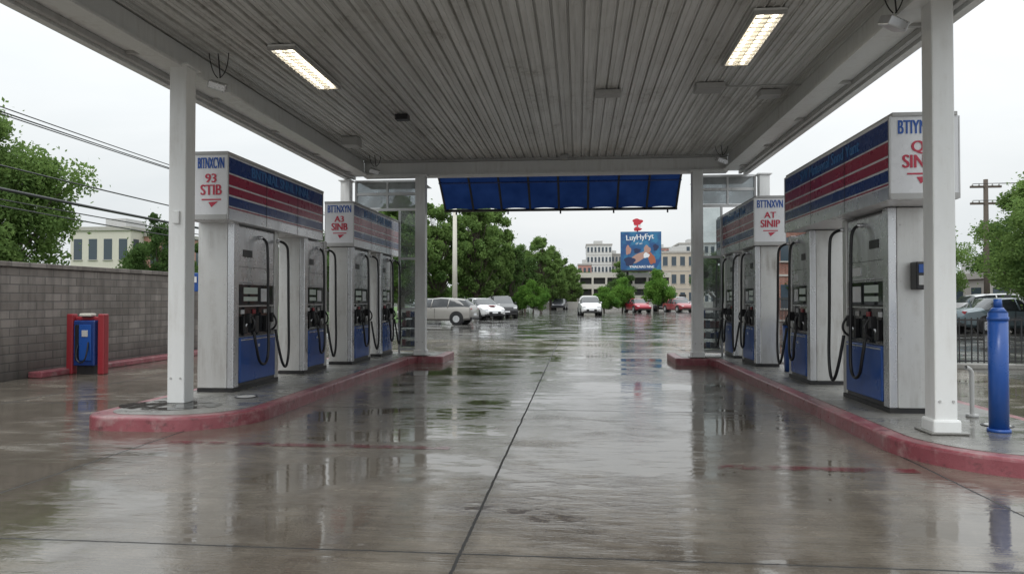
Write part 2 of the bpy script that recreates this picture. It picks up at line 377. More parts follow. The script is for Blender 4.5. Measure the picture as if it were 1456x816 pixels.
cbox('junction_box',-.3,15.2,.16,.12,.1); cbox('junction_box',-4.35,13.2,.3,.3,.16,GREYP); cbox('junction_box',2.85,10.8,.3,.25,.08)
for (x,y,zl) in ((-4.55,8.5,.42),(3.05,7.1,.45),(-4.4,14.9,.35),(2.9,14.6,.3)):
    cyl('hanging_rod',(x,y,ZC),(x+.03,y,ZC-zl+.1),.008,.008,DARKM,can,8)
    tube('hanging_wire',[(x-.12,y,ZC),(x-.09,y,ZC-zl*.6),(x,y,ZC-zl+.1)],.006,DARKM,can)
    tube('hanging_wire',[(x+.14,y,ZC),(x+.11,y+.04,ZC-zl*.6),(x+.02,y,ZC-zl+.1)],.006,DARKM,can)
    o=box('flood_lamp_head',x-.11,x+.11,y-.09,y+.09,ZC-zl-.05,ZC-zl+.05,SILV,can,.015); o.rotation_euler=(R(20),R(15),R(20))
tube('conduit',[(-2.95,11.6,ZC-.04),(-2.95,15.45,ZC-.04)],.012,GREYP,can,'POLY')
tube('conduit',[(1.9,10.4,ZC-.04),(3.2,10.42,ZC-.04)],.012,GREYP,can,'POLY')
def fluor(x,y0,y1):
    e=empty('fluorescent_light',(x,(y0+y1)/2,ZC-.05)); w=.145
    box('housing',x-w-.03,x+w+.03,y0-.03,y1+.03,ZC-.045,ZC-.019,WHITE,e,.004)
    for a,b_,c,d in ((x-w-.03,x-w,y0-.03,y1+.03),(x+w,x+w+.03,y0-.03,y1+.03),(x-w+.001,x+w-.001,y0-.03,y0),(x-w+.001,x+w-.001,y1,y1+.03)):
        box('frame_rim',a,b_,c,d,ZC-.085,ZC-.046,GREYP,e)
    box('reflector',x-w+.003,x+w-.003,y0+.003,y1-.003,ZC-.052,ZC-.047,DIFF,e)
    for dx in (-.075,.075): cyl('tube_lamp',(x+dx,y0+.03,ZC-.068),(x+dx,y1-.03,ZC-.068),.019,.019,TUBE,e,10)
    for k in range(13):
        yy=y0+(k+.5)*(y1-y0)/13; box('louvre',x-w+.004,x+w-.004,yy-.004,yy+.004,ZC-.105,ZC-.090,CREAM,e)
    box('louvre_spine',x-.003,x+.003,y0,y1,ZC-.104,ZC-.0895,CREAM,e)
fluor(-3.60,8.25,9.85); fluor(2.05,7.7,9.35)
def post(x,y,w,z0,z1,collar=False):
    e=empty('canopy_post',(x,y,z0))
    box('shaft',x-w/2,x+w/2,y-w/2,y+w/2,z0,z1,WHITE,e,.012)
    if collar: 
        box('base_collar',x-w/2-.025,x+w/2+.025,y-w/2-.025,y+w/2+.025,z0,z0+.13,WHITE,e,.02)
        box('base_grout',x-w/2-.07,x+w/2+.07,y-w/2-.07,y+w/2+.07,z0,z0+.02,ISL,e,.008)
    box('cap_plate',x-w/2-.04,x+w/2+.04,y-w/2-.04,y+w/2+.04,z1-.03,z1,WHITE,e,.004)
    for a in (-1,1):
        cyl('bolt',(x+a*.06,y-w/2-.012,z0+.3),(x+a*.06,y-w/2+.01,z0+.3),.012,.012,GREYP,e,8)
    return e
pl=post(-4.78,8.1,.215,.157,4.22); pR=post(3.38,6.95,.20,.157,4.22,True)
box('switch_box',-4.82,-4.74,7.965,7.992,2.3,2.45,WHITE,pl,.006)
post(-3.46,15.3,.225,.157,4.14,True); post(2.53,15.3,.225,.157,4.14,True)
post(-5.3,15.72,.22,.0,4.12); post(4.02,15.72,.22,.0,4.12)
m,nt,b=new_mat('oil_stain'); b.inputs['Base Color'].default_value=(.012,.012,.012,1); b.inputs['Roughness'].default_value=.08
L(nt,ramp(nt,noise(nt,pos_scaled(nt,(1,1,1)),6,5,.6),.40,.52),b.inputs['Alpha']); STAIN=m
pydata('oil_stain',[( -4.75+.55*math.cos(a)*1.1,7.85+.36*math.sin(a),.160) for a in [i*math.pi/12 for i in range(24)]],[tuple(range(24))],STAIN)
# awning at rear
m=bpy.data.materials.new('blue_awning_fabric'); m.use_nodes=True; nt=m.node_tree; nt.nodes.clear()
o=N(nt,'ShaderNodeOutputMaterial'); d=N(nt,'ShaderNodeBsdfDiffuse'); t=N(nt,'ShaderNodeBsdfTranslucent')
c=mixc(nt,ramp(nt,noise(nt,pos_scaled(nt,(1,1,1)),1.5,5,.6),.3,.7),(.010,.028,.11),(.022,.055,.19)); L(nt,c,d.inputs[0]); L(nt,c,t.inputs[0])
mx=N(nt,'ShaderNodeMixShader'); mx.inputs[0].default_value=.2; L(nt,d.outputs[0],mx.inputs[1]); L(nt,t.outputs[0],mx.inputs[2]); L(nt,mx.outputs[0],o.inputs[0]); AWN=m
aw=empty('blue_awning',(-.5,16.5,4))
ax0,ax1=-3.33,2.40
def awz(t): return 4.62-1.0*t**1.35
K=10; 
vs=[];fs=[]
NX=64
for i in range(K+1):
    t=i/K
    for q in range(NX+1):
        xx=ax0+(ax1-ax0)*q/NX; ph=(q/NX*8)%1
        vs.append((xx,15.76+1.6*t,awz(t)+.05*math.sin(math.pi*ph)*(1-.3*t)))
for i in range(K):
    for q in range(NX): a=i*(NX+1)+q; fs.append((a,a+1,a+NX+2,a+NX+1))
pydata('awning_skin',vs,fs,AWN,aw,smooth=True)
for k in range(9):
    xx=ax0+.03+k*(ax1-ax0-.06)/8
    tube('awning_rib',[(xx,15.8+1.55*i/8,awz(i/8)-.03) for i in range(9)],.026,DARKM,aw)
cyl('bottom_rail',(ax0,17.36,awz(1)-.02),(ax1,17.36,awz(1)-.02),.035,.035,DARKM,aw,10)
cyl('mid_rail',(ax0,16.6,awz(.52)-.04),(ax1,16.6,awz(.52)-.04),.018,.018,SIGNBLUE,aw,10)
for k in range(5):
    xx=ax0+.3+k*1.3; cyl('drop_bolt',(xx,17.36,awz(1)-.12),(xx,17.36,awz(1)-.03),.02,.02,DARKM,aw,8)
for s,xa,xb in ((1,-5.15,-3.62),(-1,3.9,2.68)):
    e=empty('glazed_side_bay',((xa+xb)/2,15.9,2))
    lo,hi=min(xa,xb),max(xa,xb)
    box('clerestory_glass',lo,hi,15.90,15.908,3.50,4.12,FROST,e)
    for z in (3.46,3.82,4.12): box('clerestory_rail',lo,hi,15.87,15.935,z-.03,z+.03 if z<3.9 else z+.02,ALU,e)
    for xx in (lo+.02,(lo+hi)/2,hi-.02): box('mullion',xx-.02,xx+.02,15.865,15.94,3.49,4.09,ALU,e)
    box('sloped_glass_return',lo,hi,15.95,17.2,4.14,4.15,FROST,e)
    p0,p1=(xb-s*.50,xb+s*.0)
    a,b_=min(p0,p1),max(p0,p1)
    box('screen_glass',a,b_,15.90,15.906,.25,3.42,GLASS,e)
    for xx in (a,b_-.04): box('screen_stile',xx,xx+.04,15.87,15.935,.157,3.43,ALU,e)
    for z in (.22,1.15,2.3): box('screen_rail',a+.04,b_-.04,15.875,15.93,z,z+.05,ALU,e)
    for k in range(4): box('shelf',a+.05,b_-.05,15.95,16.2,.3+k*.22,.32+k*.22,DARKM,e)
    for k in range(4):
        for q in range(4): 
            cc=random.choice([DARKM,GREYP,REDP,BLUE,BLACK])
            box('stock_item',a+.06+q*.1,a+.14+q*.1,16.0,16.12,.322+k*.22,.322+k*.22+random.uniform(.1,.17),cc,e)
# ------------------------------------------------------------ pumps
Z0=.157
def dispenser(xf,s,y0,ln,ztop,dp=.5,bright=1):
    xb=xf-s*dp; y1=y0+ln
    e=empty('fuel_pump',((xf+xb)/2,(y0+y1)/2,Z0))
    box('plinth',xb,xf,y0,y1,Z0,Z0+.05,DARKM,e)
    box('end_panel',xb,xf-s*.09,y0,y0+.16,Z0+.052,ztop,SLAB,e,.012)
    box('end_panel_trim',xf-s*.088,xf,y0+.004,y0+.156,Z0+.052,ztop,SILV,e,.01)
    box('end_panel_rear',xb,xf,y1-.12,y1,Z0+.052,ztop,SLAB,e,.012)
    for q in range(4):
        zz=.35+q*.62
        for xx in (xb+s*.035,xf-s*.125): cyl('screw',(xx,y0-.004,zz),(xx,y0+.004,zz),.007,.007,GREYP,e,8)
    box('core',xb+s*.09,xf-s*.09,y0+.161,y1-.121,Z0+.052,ztop,GREYP,e)
    ya,yb=y0+.165,y1-.125; W=yb-ya
    for (f,d) in ((xf,s),(xb,-s)):
        rx=f-d*.088
        box('upper_head',rx,f-d*.02,ya,yb,1.62,ztop-.03,SILV,e,.015)
        box('brand_plate',f-d*.019,f-d*.012,ya+W*.12,ya+W*.36,1.98,2.08,BLACK,e,.003)
        box('head_seam',f-d*.0195,f-d*.016,ya+.02,yb-.02,1.84,1.846,DARKM,e)
        box('display_bezel',rx,f-d*.03,ya,yb,1.30,1.615,BLACK,e,.012)
        box('bezel_chrome',f-d*.029,f-d*.018,ya,yb,1.600,1.618,SILV,e)
        box('bezel_chrome',f-d*.029,f-d*.018,ya,yb,1.292,1.31,SILV,e)
        box('display_glass',f-d*.0295,f-d*.024,ya+.04,yb-.04,1.33,1.59,DGL,e)
        box('price_display',f-d*.0235,f-d*.020,ya+W*.15,ya+W*.52,1.47,1.56,LCD,e)
        box('price_display',f-d*.0235,f-d*.020,ya+W*.15,ya+W*.52,1.37,1.43,LCD,e)
        box('nozzle_bay',rx,f-d*.065,ya,yb,.885,1.29,DGL,e)
        for q in range(3):
            yy=ya+W*(.18+.31*q)
            box('nozzle_boot',f-d*.064,f-d*.0,yy-.05,yy+.05,.92,1.16,BLACK,e,.012)
            box('grade_button',f-d*.064,f-d*.045,yy-.045,yy+.045,1.19,1.25,[SIGNWH,REDP,GREYP][q],e,.006)
        box('card_reader',f-d*.064,f+d*.0,yb-.12,yb-.02,.95,1.12,GREYP,e,.008)
        box('lower_door',rx,f+d*.012,ya+.01,yb-.01,Z0+.10,.87,BLUE,e,.012)
        box('door_trim',f+d*.012,f+d*.018,ya+.03,yb-.03,.83,.845,SILV,e)
        box('kick_plate',rx,f-d*.01,ya,yb,Z0+.051,Z0+.098,BLACK,e)
        box('door_lock',f+d*.012,f+d*.02,ya+W*.5-.02,ya+W*.5+.02,.72,.76,SILV,e)
        box('notice_label',f-d*.0235,f-d*.020,ya+W*.62,ya+W*.86,1.36,1.55,SIGNWH,e)
        box('notice_label',f-d*.019,f-d*.014,ya+W*.6,ya+W*.85,1.68,1.78,SIGNWH,e)
        for q in ((0,2) if d==s else (1,)):
            yy=ya+W*(.18+.31*q)
            box('nozzle_body',f-d*.01,f+d*.075,yy-.025,yy+.025,1.06,1.20,BLACK,e,.012)
            tube('nozzle_handle',[(f+d*.07,yy,1.17),(f+d*.13,yy,1.10),(f+d*.11,yy,.98),(f+d*.05,yy,.95)],.014,BLACK,e)
            cyl('nozzle_spout',(f+d*.02,yy,1.08),(f-d*.04,yy,.95),.013,.012,SILV,e,10)
            ye=y1-.06 if q==2 else y0+ln*.55
            out=.16 if q==2 else .1
            tube('hose',[(f-d*.0,ye,2.28),(f+d*out,ye,2.27),(f+d*(out+.02),ye,2.0),(f+d*(out+.02),ye+.01,1.2),(f+d*(out+.04),ye,.62),
                (f+d*(out+.04),ye-.10,.36+.1*(q==0)),(f+d*(out+.02),(yy+ye)/2-.05,.42+.08*(q==0)),(f+d*.14,yy+.02,.72),(f+d*.11,yy,.95)],.019,RUB,e)
            cyl('hose_swivel',(f-d*.03,ye,2.28),(f+d*.05,ye,2.28),.03,.024,SILV,e,12)
    return e
def sign(xi,s,wd,y0,y1,z0,z1,lines,side_txt,tw=.55,off=None):
    xo=xi-s*wd
    e=empty('pump_topper_sign',((xi+xo)/2,(y0+y1)/2,z0)); H=z1-z0; Lh=y1-y0
    box('cabinet',xo,xi,y0,y1,z0,z1,SIGNWH,e,.01)
    box('top_cap',xo-.015,xi+.015,y0-.015,y1+.015,z1-.012,z1+.03,GREYP,e,.006)
    for f,d in ((xi,s),(xo,-s)):
        a0,a1=y0+.03,y1-.03
        def band(nm,f0,f1,mat,pr=.006): box(nm,f,f+d*pr,a0,a1,z0+H*f0,z0+H*f1,mat,e)
        band('blue_band',.72,.955,SIGNBLUE); band('red_band',.535,.695,SIGNRED); band('red_band',.385,.505,SIGNRED)
        band('blue_band',.215,.355,SIGNBLUE); band('red_pinstripe',.175,.195,SIGNRED)
        band('silver_skirt',.0,.15,SILV,.010)
        for q in range(1,3):
            yy=y0+Lh*q/3; box('panel_joint',f+d*.0105,f+d*.012,yy-.004,yy+.004,z0+.01,z1-.04,DARKM,e)
        for yy in (y0,y1-.022): box('corner_trim',f-d*.001,f+d*.012,yy,yy+.022,z0+.004,z1-.014,ALU,e)
        rz=90 if d>0 else -90
        text('side_lettering',side_txt,(f+d*.0085,(y0+y1)/2,z0+H*.835),.2,(R(90),0,R(rz)),TXPALE,e,1.05,.008)
    for yy,rz,d in ((y0,0,-1),(y1,180,1)):
        box('face_frame',xo+.004,xi-.004,yy,yy+d*.006,z0,z0+.06,GREYP,e)
        vx=xi-s*(off if off else wd*.5)
        text('face_lettering',lines[0],(vx,yy+d*.004,z0+H*.85),.20,(R(90),0,R(rz)),TXBLUE,e,tw,.007)
        text('face_lettering',lines[1],(vx,yy+d*.004,z0+H*.62),.16,(R(90),0,R(rz)),TXRED,e,1.0,.010)
        text('face_lettering',lines[2],(vx,yy+d*.004,z0+H*.44),.19,(R(90),0,R(rz)),TXRED,e,.80,.010)
        box('underline_mark',vx-.12,vx+.14,yy,yy+d*.005,z0+H*.29,z0+H*.31,TXRED,e)
        pydata('swash_mark',[(vx-.03,yy+d*.004,z0+H*.26),(vx+.10,yy+d*.004,z0+H*.27),(vx+.01,yy+d*.004,z0+H*.18)],[(0,1,2) if d<0 else (2,1,0)],TXRED,e)
    return e
dispenser(-4.58,1,9.0,1.42,2.43,.5); dispenser(-4.52,1,11.3,1.05,2.43,.45)
sign(-4.47,1,.58,8.6,11.98,2.42,3.26,('BITNXCVN','93','STIB'),'BNTNIAL SNNL NNAL',.36,.22)
dispenser(-4.27,1,13.0,1.2,2.39,.45); dispenser(-4.24,1,14.85,1.0,2.39,.45)
sign(-4.22,1,.54,12.9,16.3,2.395,3.21,('BTTNXYN','A3','SINB'),'BNTNIAL SNNL NNAL',.50)
dispenser(3.38,-1,8.04,1.35,2.40,.46); dispenser(3.36,-1,10.6,1.05,2.40,.48)
sign(3.16,-1,.66,7.45,11.1,2.41,3.26,('BTIYNXV','QI','SINN'),'SW Mntennal Snnd Yunt',.52,.28)
dispenser(3.25,-1,13.3,1.1,2.37,.42); dispenser(3.25,-1,15.1,1.0,2.37,.42)
sign(3.19,-1,.54,13.1,16.6,2.375,3.24,('BTTNXVN','AT','SINIP'),'SW Mntennal Snnd Yunt',.50)
e=empty('card_terminal',(-5.14,9.1,1.6))
box('housing',-5.19,-5.09,9.03,9.2,1.5,1.75,BLUE,e,.01); box('screen',-5.16,-5.11,9.02,9.029,1.62,1.7,SIGNWH,e); box('bracket',-5.12,-5.085,9.1,9.16,1.4,1.5,GREYP,e)
e=empty('card_terminal',(3.72,7.9,1.7))
box('housing',3.60,3.74,7.88,8.035,1.50,1.80,BLACK,e,.015); box('screen',3.62,3.72,7.872,7.879,1.68,1.77,BLUE,e); box('keypad',3.62,3.72,7.872,7.879,1.55,1.65,GREYP,e)
bxx,byy=3.93,7.02
e=empty('blue_bollard',(bxx,byy,Z0))
cyl('base_ring',(bxx,byy,Z0),(bxx,byy,Z0+.03),.10,.095,BLUE,e,24); cyl('shaft',(bxx,byy,Z0+.03),(bxx,byy,1.27),.082,.082,BLUE,e,28)
cyl('neck_ring',(bxx,byy,1.20),(bxx,byy,1.23),.089,.089,BLUE,e,28); cyl('cap',(bxx,byy,1.27),(bxx,byy,1.32),.082,.045,BLUE,e,28); cyl('knob',(bxx,byy,1.32),(bxx,byy,1.40),.038,.034,BLUE,e,16)
e=empty('vent_pipe',(4.14,7.87,Z0)); tube('pipe',[(4.14,7.87,Z0),(4.14,7.87,.55),(4.14,7.87,.66),(4.07,7.85,.68)],.022,GREYP,e); cyl('flange',(4.14,7.87,Z0),(4.14,7.87,Z0+.03),.06,.06,GREYP,e,14)
for (x,y) in ((4.1,7.35),(-4.2,8.6)):
    e=empty('manhole_cover',(x,y,Z0)); cyl('frame_ring',(x,y,Z0),(x,y,Z0+.006),.14,.14,DARKM,e,24); cyl('lid',(x,y,Z0+.006),(x,y,Z0+.010),.115,.115,GREYP,e,24)
# ------------------------------------------------------------ left wall etc
e=empty('block_wall',(-9.75,10,0)); box('wall_body',-9.95,-9.7,-2,21.5,0,1.95,CMU,e); box('wall_cap',-9.98,-9.67,-2.02,21.52,1.952,2.04,CMU,e,.01)
e=empty('wall_curb',(-9.5,17,0)); box('curb',-9.69,-9.42,11.6,24,0,.11,CURB,e,.02)
cx,cy=-9.12,12.35
e=empty('air_and_water_station',(cx,cy,0))
for xx in (cx-.31,cx+.31): box('guard_post',xx-.065,xx+.065,cy-.07,cy+.07,0,1.12,REDP,e,.02)
box('guard_top_bar',cx-.245,cx+.245,cy+.0,cy+.06,1.0,1.07,REDP,e,.015)
box('cabinet',cx-.21,cx+.21,cy-.10,cy+.18,.16,1.0,SIGNBLUE,e,.02); box('cabinet_door',cx-.09,cx+.15,cy-.115,cy-.101,.26,.92,BLUE,e,.006); box('cabinet_side_panel',cx-.17,cx-.10,cy-.112,cy-.101,.26,.92,BLACK,e,.004)
box('stand',cx-.16,cx+.16,cy-.06,cy+.12,0,.16,DARKM,e)
box('top_lamp',cx-.12,cx+.12,cy-.08,cy+.08,1.072,1.13,CREAM,e,.02); box('coin_panel',cx-.03,cx+.09,cy-.125,cy-.116,.70,.82,GREYP,e,.004)
tube('air_hose',[(cx+.1,cy-.12,.6),(cx+.14,cy-.21,.3),(cx,cy-.21,.2),(cx-.12,cy-.18,.35),(cx-.1,cy-.12,.55)],.014,RUB,e)
def upole(x,y,h,r,arms=True,mat=BARK):
    e=empty('utility_pole',(x,y,0)); cyl('pole',(x,y,0),(x,y,h),r,r*.7,mat,e,14)
    if arms:
        for z in (h-.4,h-1.2):
            box('crossarm',x-.7,x+.7,y-.05,y+.05,z,z+.1,BARK,e)
            for k in (-.6,-.3,.3,.6): cyl('insulator',(x+k,y,z+.1),(x+k,y,z+.2),.035,.03,GREYP,e,8)
    return e
upole(-14,48,7.2,.15); upole(-14,0,7.2,.15); upole(-7.6,43,7.1,.17,False,CREAM); upole(19.4,35.5,7.1,.14)
wires=empty('power_lines',(-14,20,6))
def wire(x0,y0,z0,x1,y1,z1,sag,r,par=wires):
    tube('wire',[(x0+(x1-x0)*t,y0+(y1-y0)*t,z0+(z1-z0)*t-4*sag*t*(1-t)) for t in [i/14 for i in range(15)]],r,BLACK,par)
for dx,z,sg,r in ((-.6,6.5,.45,.016),(-.3,6.5,.5,.014),(.3,6.5,.6,.014),(.6,6.2,.5,.014),(0,5.0,.4,.02),(.1,4.45,.45,.042),(-.1,4.1,.3,.016),(.1,4.3,.75,.018)):
    wire(-14+dx,0,z,-14+dx,48,z,sg,r)
w2=empty('power_lines',(19,35,6))
for k,z in ((-.6,6.9),(.6,6.9),(-.6,6.1),(.6,6.1),(0,4.4)): wire(19.4+k,35.5,z,42,27+k,z+.6,.5,.016,w2)
# ------------------------------------------------------------ trees
def tree_mesh(name,seed,h,cr,base,ncl,nl,ls,leaf,tr=.16,vase=1.0,clr=.28):
    rg=np.random.RandomState(seed); V=[];F=[];M=[]
    def tb(p,q,ra,rb,sg=6):
        p=Vector(p);q=Vector(q);d=(q-p).normalized(); a=d.orthogonal().normalized(); b_=d.cross(a); st=len(V)
        for P_,r_ in ((p,ra),(q,rb)):
            for i in range(sg):
                t=2*math.pi*i/sg; V.append(tuple(P_+a*math.cos(t)*r_+b_*math.sin(t)*r_))
        for i in range(sg):
            F.append((st+i,st+(i+1)%sg,st+sg+(i+1)%sg,st+sg+i)); M.append(1)
    zt=h*.82; pts=[(0,0,0)]
    for i in range(1,6): pts.append((rg.normal(0,.05)*i*.6,rg.normal(0,.05)*i*.6,zt*i/5))
    for i in range(5): tb(pts[i],pts[i+1],tr*(1-.16*i),tr*(1-.16*(i+1)),8)
    cl=[]; ch=(h-base)/2; cz=base+ch
    while len(cl)<ncl:
        p=rg.uniform(-1,1,3); rr=np.linalg.norm(p)
        if rr>1 or rr<.35: continue
        wdt=1.0 if p[2]<0 else 1.0-.35*p[2]
        k=.8+.4*rg.rand()
        cl.append(np.array([p[0]*cr*wdt*k,p[1]*cr*wdt*k,cz+p[2]*ch*.93]))
    for c in cl:
        i=min(4,max(1,int((c[2]*.62)/zt*5))); a=Vector(pts[i]); m_=(a+Vector(c))/2+Vector((0,0,-.08*h*.3))
        tb(a,m_,tr*.32,tr*.18,5); tb(m_,c,tr*.18,tr*.05,5)
    nv=len(V); C=np.array(cl); idx=rg.randint(0,ncl,nl); rad=cr*clr*rg.uniform(.6,1.35,ncl)
    d=rg.normal(0,1,(nl,3)); d/=np.linalg.norm(d,axis=1)[:,None]; rr=rg.rand(nl)**.45
    P=C[idx]+d*(rad[idx]*rr)[:,None]*np.array([1,1,.8])
    P[:nl//14]+=rg.normal(0,cr*.10,(nl//14,3))
    u=rg.normal(0,1,(nl,3)); u/=np.linalg.norm(u,axis=1)[:,None]; v=np.cross(u,rg.normal(0,1,(nl,3))); v/=np.linalg.norm(v,axis=1)[:,None]
    s_=ls*rg.uniform(.6,1.4,nl)[:,None]
    q=np.stack([P-u*s_,P+v*s_*.55,P+u*s_,P-v*s_*.55],1).reshape(-1,3)
    V2=V+[tuple(a) for a in q.tolist()]
    F2=F+[(nv+4*i,nv+4*i+1,nv+4*i+2,nv+4*i+3) for i in range(nl)]; M2=M+[0]*nl
    me=bpy.data.meshes.new(name); me.from_pydata(V2,[],F2); me.materials.append(leaf); me.materials.append(BARK)
    me.polygons.foreach_set('material_index',M2); me.update(); return me
TB=tree_mesh('t_big',1,7.6,2.9,1.6,85,56000,.07,LF1,.22,clr=.23)
TT=tree_mesh('t_tall',2,10,2.7,1.0,110,34000,.12,LF1,.22,clr=.20)
TT2=tree_mesh('t_tall2',12,10,2.4,1.2,95,28000,.12,LF1,.22,clr=.21)
TS=tree_mesh('t_sparse',3,8,1.9,1.5,45,6500,.12,LF2,.16,clr=.22)
TD=tree_mesh('t_dark',4,6,2.3,1.0,55,22000,.08,LF2,.16,clr=.24)
TR=tree_mesh('t_round',5,3.2,1.65,.3,50,12000,.08,LF3,.09,clr=.30)
def tree(me,x,y,sc=1,sz=None,name='deciduous_tree'):
    o=bpy.data.objects.new(name,me); o.location=(x,y,0); o.rotation_euler=(0,0,random.uniform(0,6.28)); o.scale=(sc,sc,sz or sc); COL.objects.link(o)
tree(TB,-17.9,19.2,.9,.95); tree(TB,-21.5,21,1.0,1.0); tree(TD,-16.7,26.6,.56,.80); tree(TD,-16.5,31,.9,.8); tree(TD,-15,36,1.0,.95); tree(TD,-13.8,42,1.1,1.05)
tree(TD,-11.8,33.0,.8,.75); tree(TD,-12.5,38,.8,.8)
tree(TT,-14.2,56,1.0,1.0); tree(TT2,-12.2,60,1.05,1.02); tree(TT,-9.2,63,1.0,1.08); tree(TT2,-10.8,70,1.1,1.08); tree(TT,-17,66,1.1); tree(TT2,-8.2,67,.95,1.08)
tree(TS,-6.9,72,1.0,1.0); tree(TS,-5.9,78,.9,.9); tree(TT2,-4.4,84,.9,.92); tree(TT,-7.6,92,.9,.86); tree(TT,-3.6,92,.8,.84); tree(TT2,-2.2,100,.8,.76); tree(TT,-1.2,108,.7,.68); tree(TD,-.4,112,1.1,1.1); tree(TD,1.8,122,.9,1.0)
tree(TR,-4.2,66,.85,.95,'shrub'); tree(TR,-5.4,68,.8,.8,'shrub')
tree(TR,2.7,74,1.0,.80,'shrub'); tree(TR,4.7,76,1.0,1.1,'shrub'); tree(TR,8.9,80,1.15,1.4,'shrub'); 
tree(TD,12.2,62,1.0,1.0); tree(TD,14.5,68,1.1,1.1); tree(TT,9.5,155,1.0,1.0); tree(TT2,13,158,1.0,1.1); tree(TD,6.2,104,.9,.95)
tree(TB,16.4,25.5,.85,.78); tree(TB,19.8,29,.9,.8); tree(TB,18,40,.9,.8); tree(TD,27,45,1.2)
tree(TD,13,45,.8,.7)
rg=np.random.RandomState(9); V=[];F=[]
nl=26000; ang=rg.uniform(-60,52,nl); dist=rg.uniform(230,250,nl); k=.5+.5*np.sin(ang*.9)+.5*np.sin(ang*2.7+1)+.4*np.sin(ang*6.1)
hh=(5.5+2.2*k)*rg.rand(nl)**.7
X=np.sin(np.radians(ang))*dist; Y=np.cos(np.radians(ang))*dist
for i in range(nl):
    u=rg.normal(0,1,3); u/=np.linalg.norm(u); v=np.cross(u,rg.normal(0,1,3)); v/=np.linalg.norm(v); p=np.array([X[i],Y[i],hh[i]]); s_=.9
    V+=[tuple(p-u*s_),tuple(p+v*s_*.7),tuple(p+u*s_),tuple(p-v*s_*.7)]; F.append((4*i,4*i+1,4*i+2,4*i+3))
pydata('distant_trees',V,F,LF2)
# ------------------------------------------------------------ buildings
def building(name,x,y,w,dp,h,fl,cols,mat,roof='flat',z0=0,rz=0,wfrac=.55):
    e=empty(name,(x,y,z0),rz)
    box('walls',-w/2,w/2,0,dp,0,h,mat,e,local=True); box('parapet',-w/2-.15,w/2+.15,-.15,dp+.15,h,h+.35,CONCB,e,local=True)
    fh=h/fl; cw=w/cols
    for f in range(fl):
        for c in range(cols):
            xa=-w/2+cw*(c+.5-wfrac/2); xb_=xa+cw*wfrac; za=f*fh+fh*.3; zb=f*fh+fh*.8
            box('window',xa,xb_,-.02,.12,za,zb,WIN,e,local=True); box('sill',xa-.06,xb_+.06,-.10,-.021,za-.08,za,CONCB,e,local=True)
        for sd in (-1,1):
            nc=max(2,int(dp/cw))
            for c in range(nc):
                ya=dp*(c+.25)/nc; box('window',sd*w/2-.05,sd*w/2+.03,ya,ya+dp*.5/nc,f*fh+fh*.3,f*fh+fh*.8,WIN,e,local=True)
        box('floor_band',-w/2-.04,w/2+.04,-.06,-.001,f*fh-.06+(.12 if f==0 else 0),f*fh+.06+(.12 if f==0 else 0),CONCB,e,local=True)
    box('roof_plant',-w*.2,w*.15,dp*.3,dp*.7,h+.35,h+1.4,GREYP,e,local=True)
    box('door',-.6,.6,-.03,-.0215,0,min(2.2,fh*.75),DARKM,e,local=True)
    return e
building('office_building',5.4,182,6.5,12,15.2,6,7,PALE); building('office_building',9.8,190,3.8,12,13.2,5,4,CONCB)
building('office_building',14.0,170,6,12,11.5,4,5,CONCB)
building('beige_building',18.6,128,7.6,10,9.6,3,5,BEIGE); building('office_building',26.5,160,8,10,13.6,5,6,PALE)
building('office_building',23,200,8,10,15.5,6,6,PINK); building('rose_building',1.6,170,3.2,6,9.5,3,3,PINK)
building('beige_building',-44.6,62,6.0,8,7.8,2,4,CREAM); building('rose_building',-40.6,64,3.6,8,7.4,2,3,PINK)
building('brick_building',14.5,43,6.0,9,5.6,2,3,BRICK)
building('grey_building',26.5,44,5,8,2.6,1,3,CONCB)
e=empty('parking_garage',(5,112,0))
for f in range(3):
    z=1.2+f*1.75; box('deck_band',-3.2+f*1.0,14.2,110,124,z,z+.75,CREAM,e); 
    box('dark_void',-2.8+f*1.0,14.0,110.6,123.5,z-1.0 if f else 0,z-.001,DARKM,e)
for k in range(8): box('column',-2.4+k*2.1,-2.1+k*2.1,109.9,110.59,0,1.2,CREAM,e)
for k in range(6): box('column',0.0+k*2.1,.3+k*2.1,109.9,110.59,1.96,4.7,CREAM,e)
e=empty('retaining_wall',(8,96,0)); box('wall',-6,24,96,96.5,0,1.0,CONCB,e,.02)
bx,by=9.5,108
e=empty('billboard',(bx,by,0)); W=6.1; zb,zt=5.8,11.6
m,nt,b=new_mat('billboard_print'); P=pos_scaled(nt,(1,1,1)); n1=noise(nt,P,.45,4,.6,1)
c=mixc(nt,ramp(nt,n1,.45,.6),(.02,.08,.22),(.03,.18,.34)); L(nt,c,b.inputs['Base Color']); b.inputs['Roughness'].default_value=.5
box('panel',bx-W/2,bx+W/2,by,by+.3,zb,zt,m,e); box('frame_low',bx-W/2-.1,bx+W/2+.1,by-.05,by+.35,zb-.18,zb-.003,DARKM,e); box('catwalk',bx-W/2,bx+W/2,by-1,by-.06,zb-.3,zb-.2,DARKM,e)
for k in (-2,2): cyl('support_post',(bx+k,by+.45,0),(bx+k,by+.45,zt-1),.2,.2,DARKM,e,12)
PE=weath('peach_print',(.45,.27,.22),.5,amt=.1); OR=weath('orange_print',(.4,.12,.06),.5,amt=.1); NV=weath('navy_print',(.02,.03,.09),.5,amt=.1)
def blob(nm,cx,cz,rx,rz_,mt,yy,ph=0,rot=0):
    pts=[]
    for i in range(28):
        a=2*math.pi*i/28; r=1+.13*math.sin(3*a+ph)+.08*math.sin(5*a); u=rx*r*math.cos(a); v=rz_*r*math.sin(a)
        pts.append((cx+u*math.cos(rot)-v*math.sin(rot),yy,cz+u*math.sin(rot)+v*math.cos(rot)))
    pydata(nm,pts,[tuple(range(28))],mt,e)
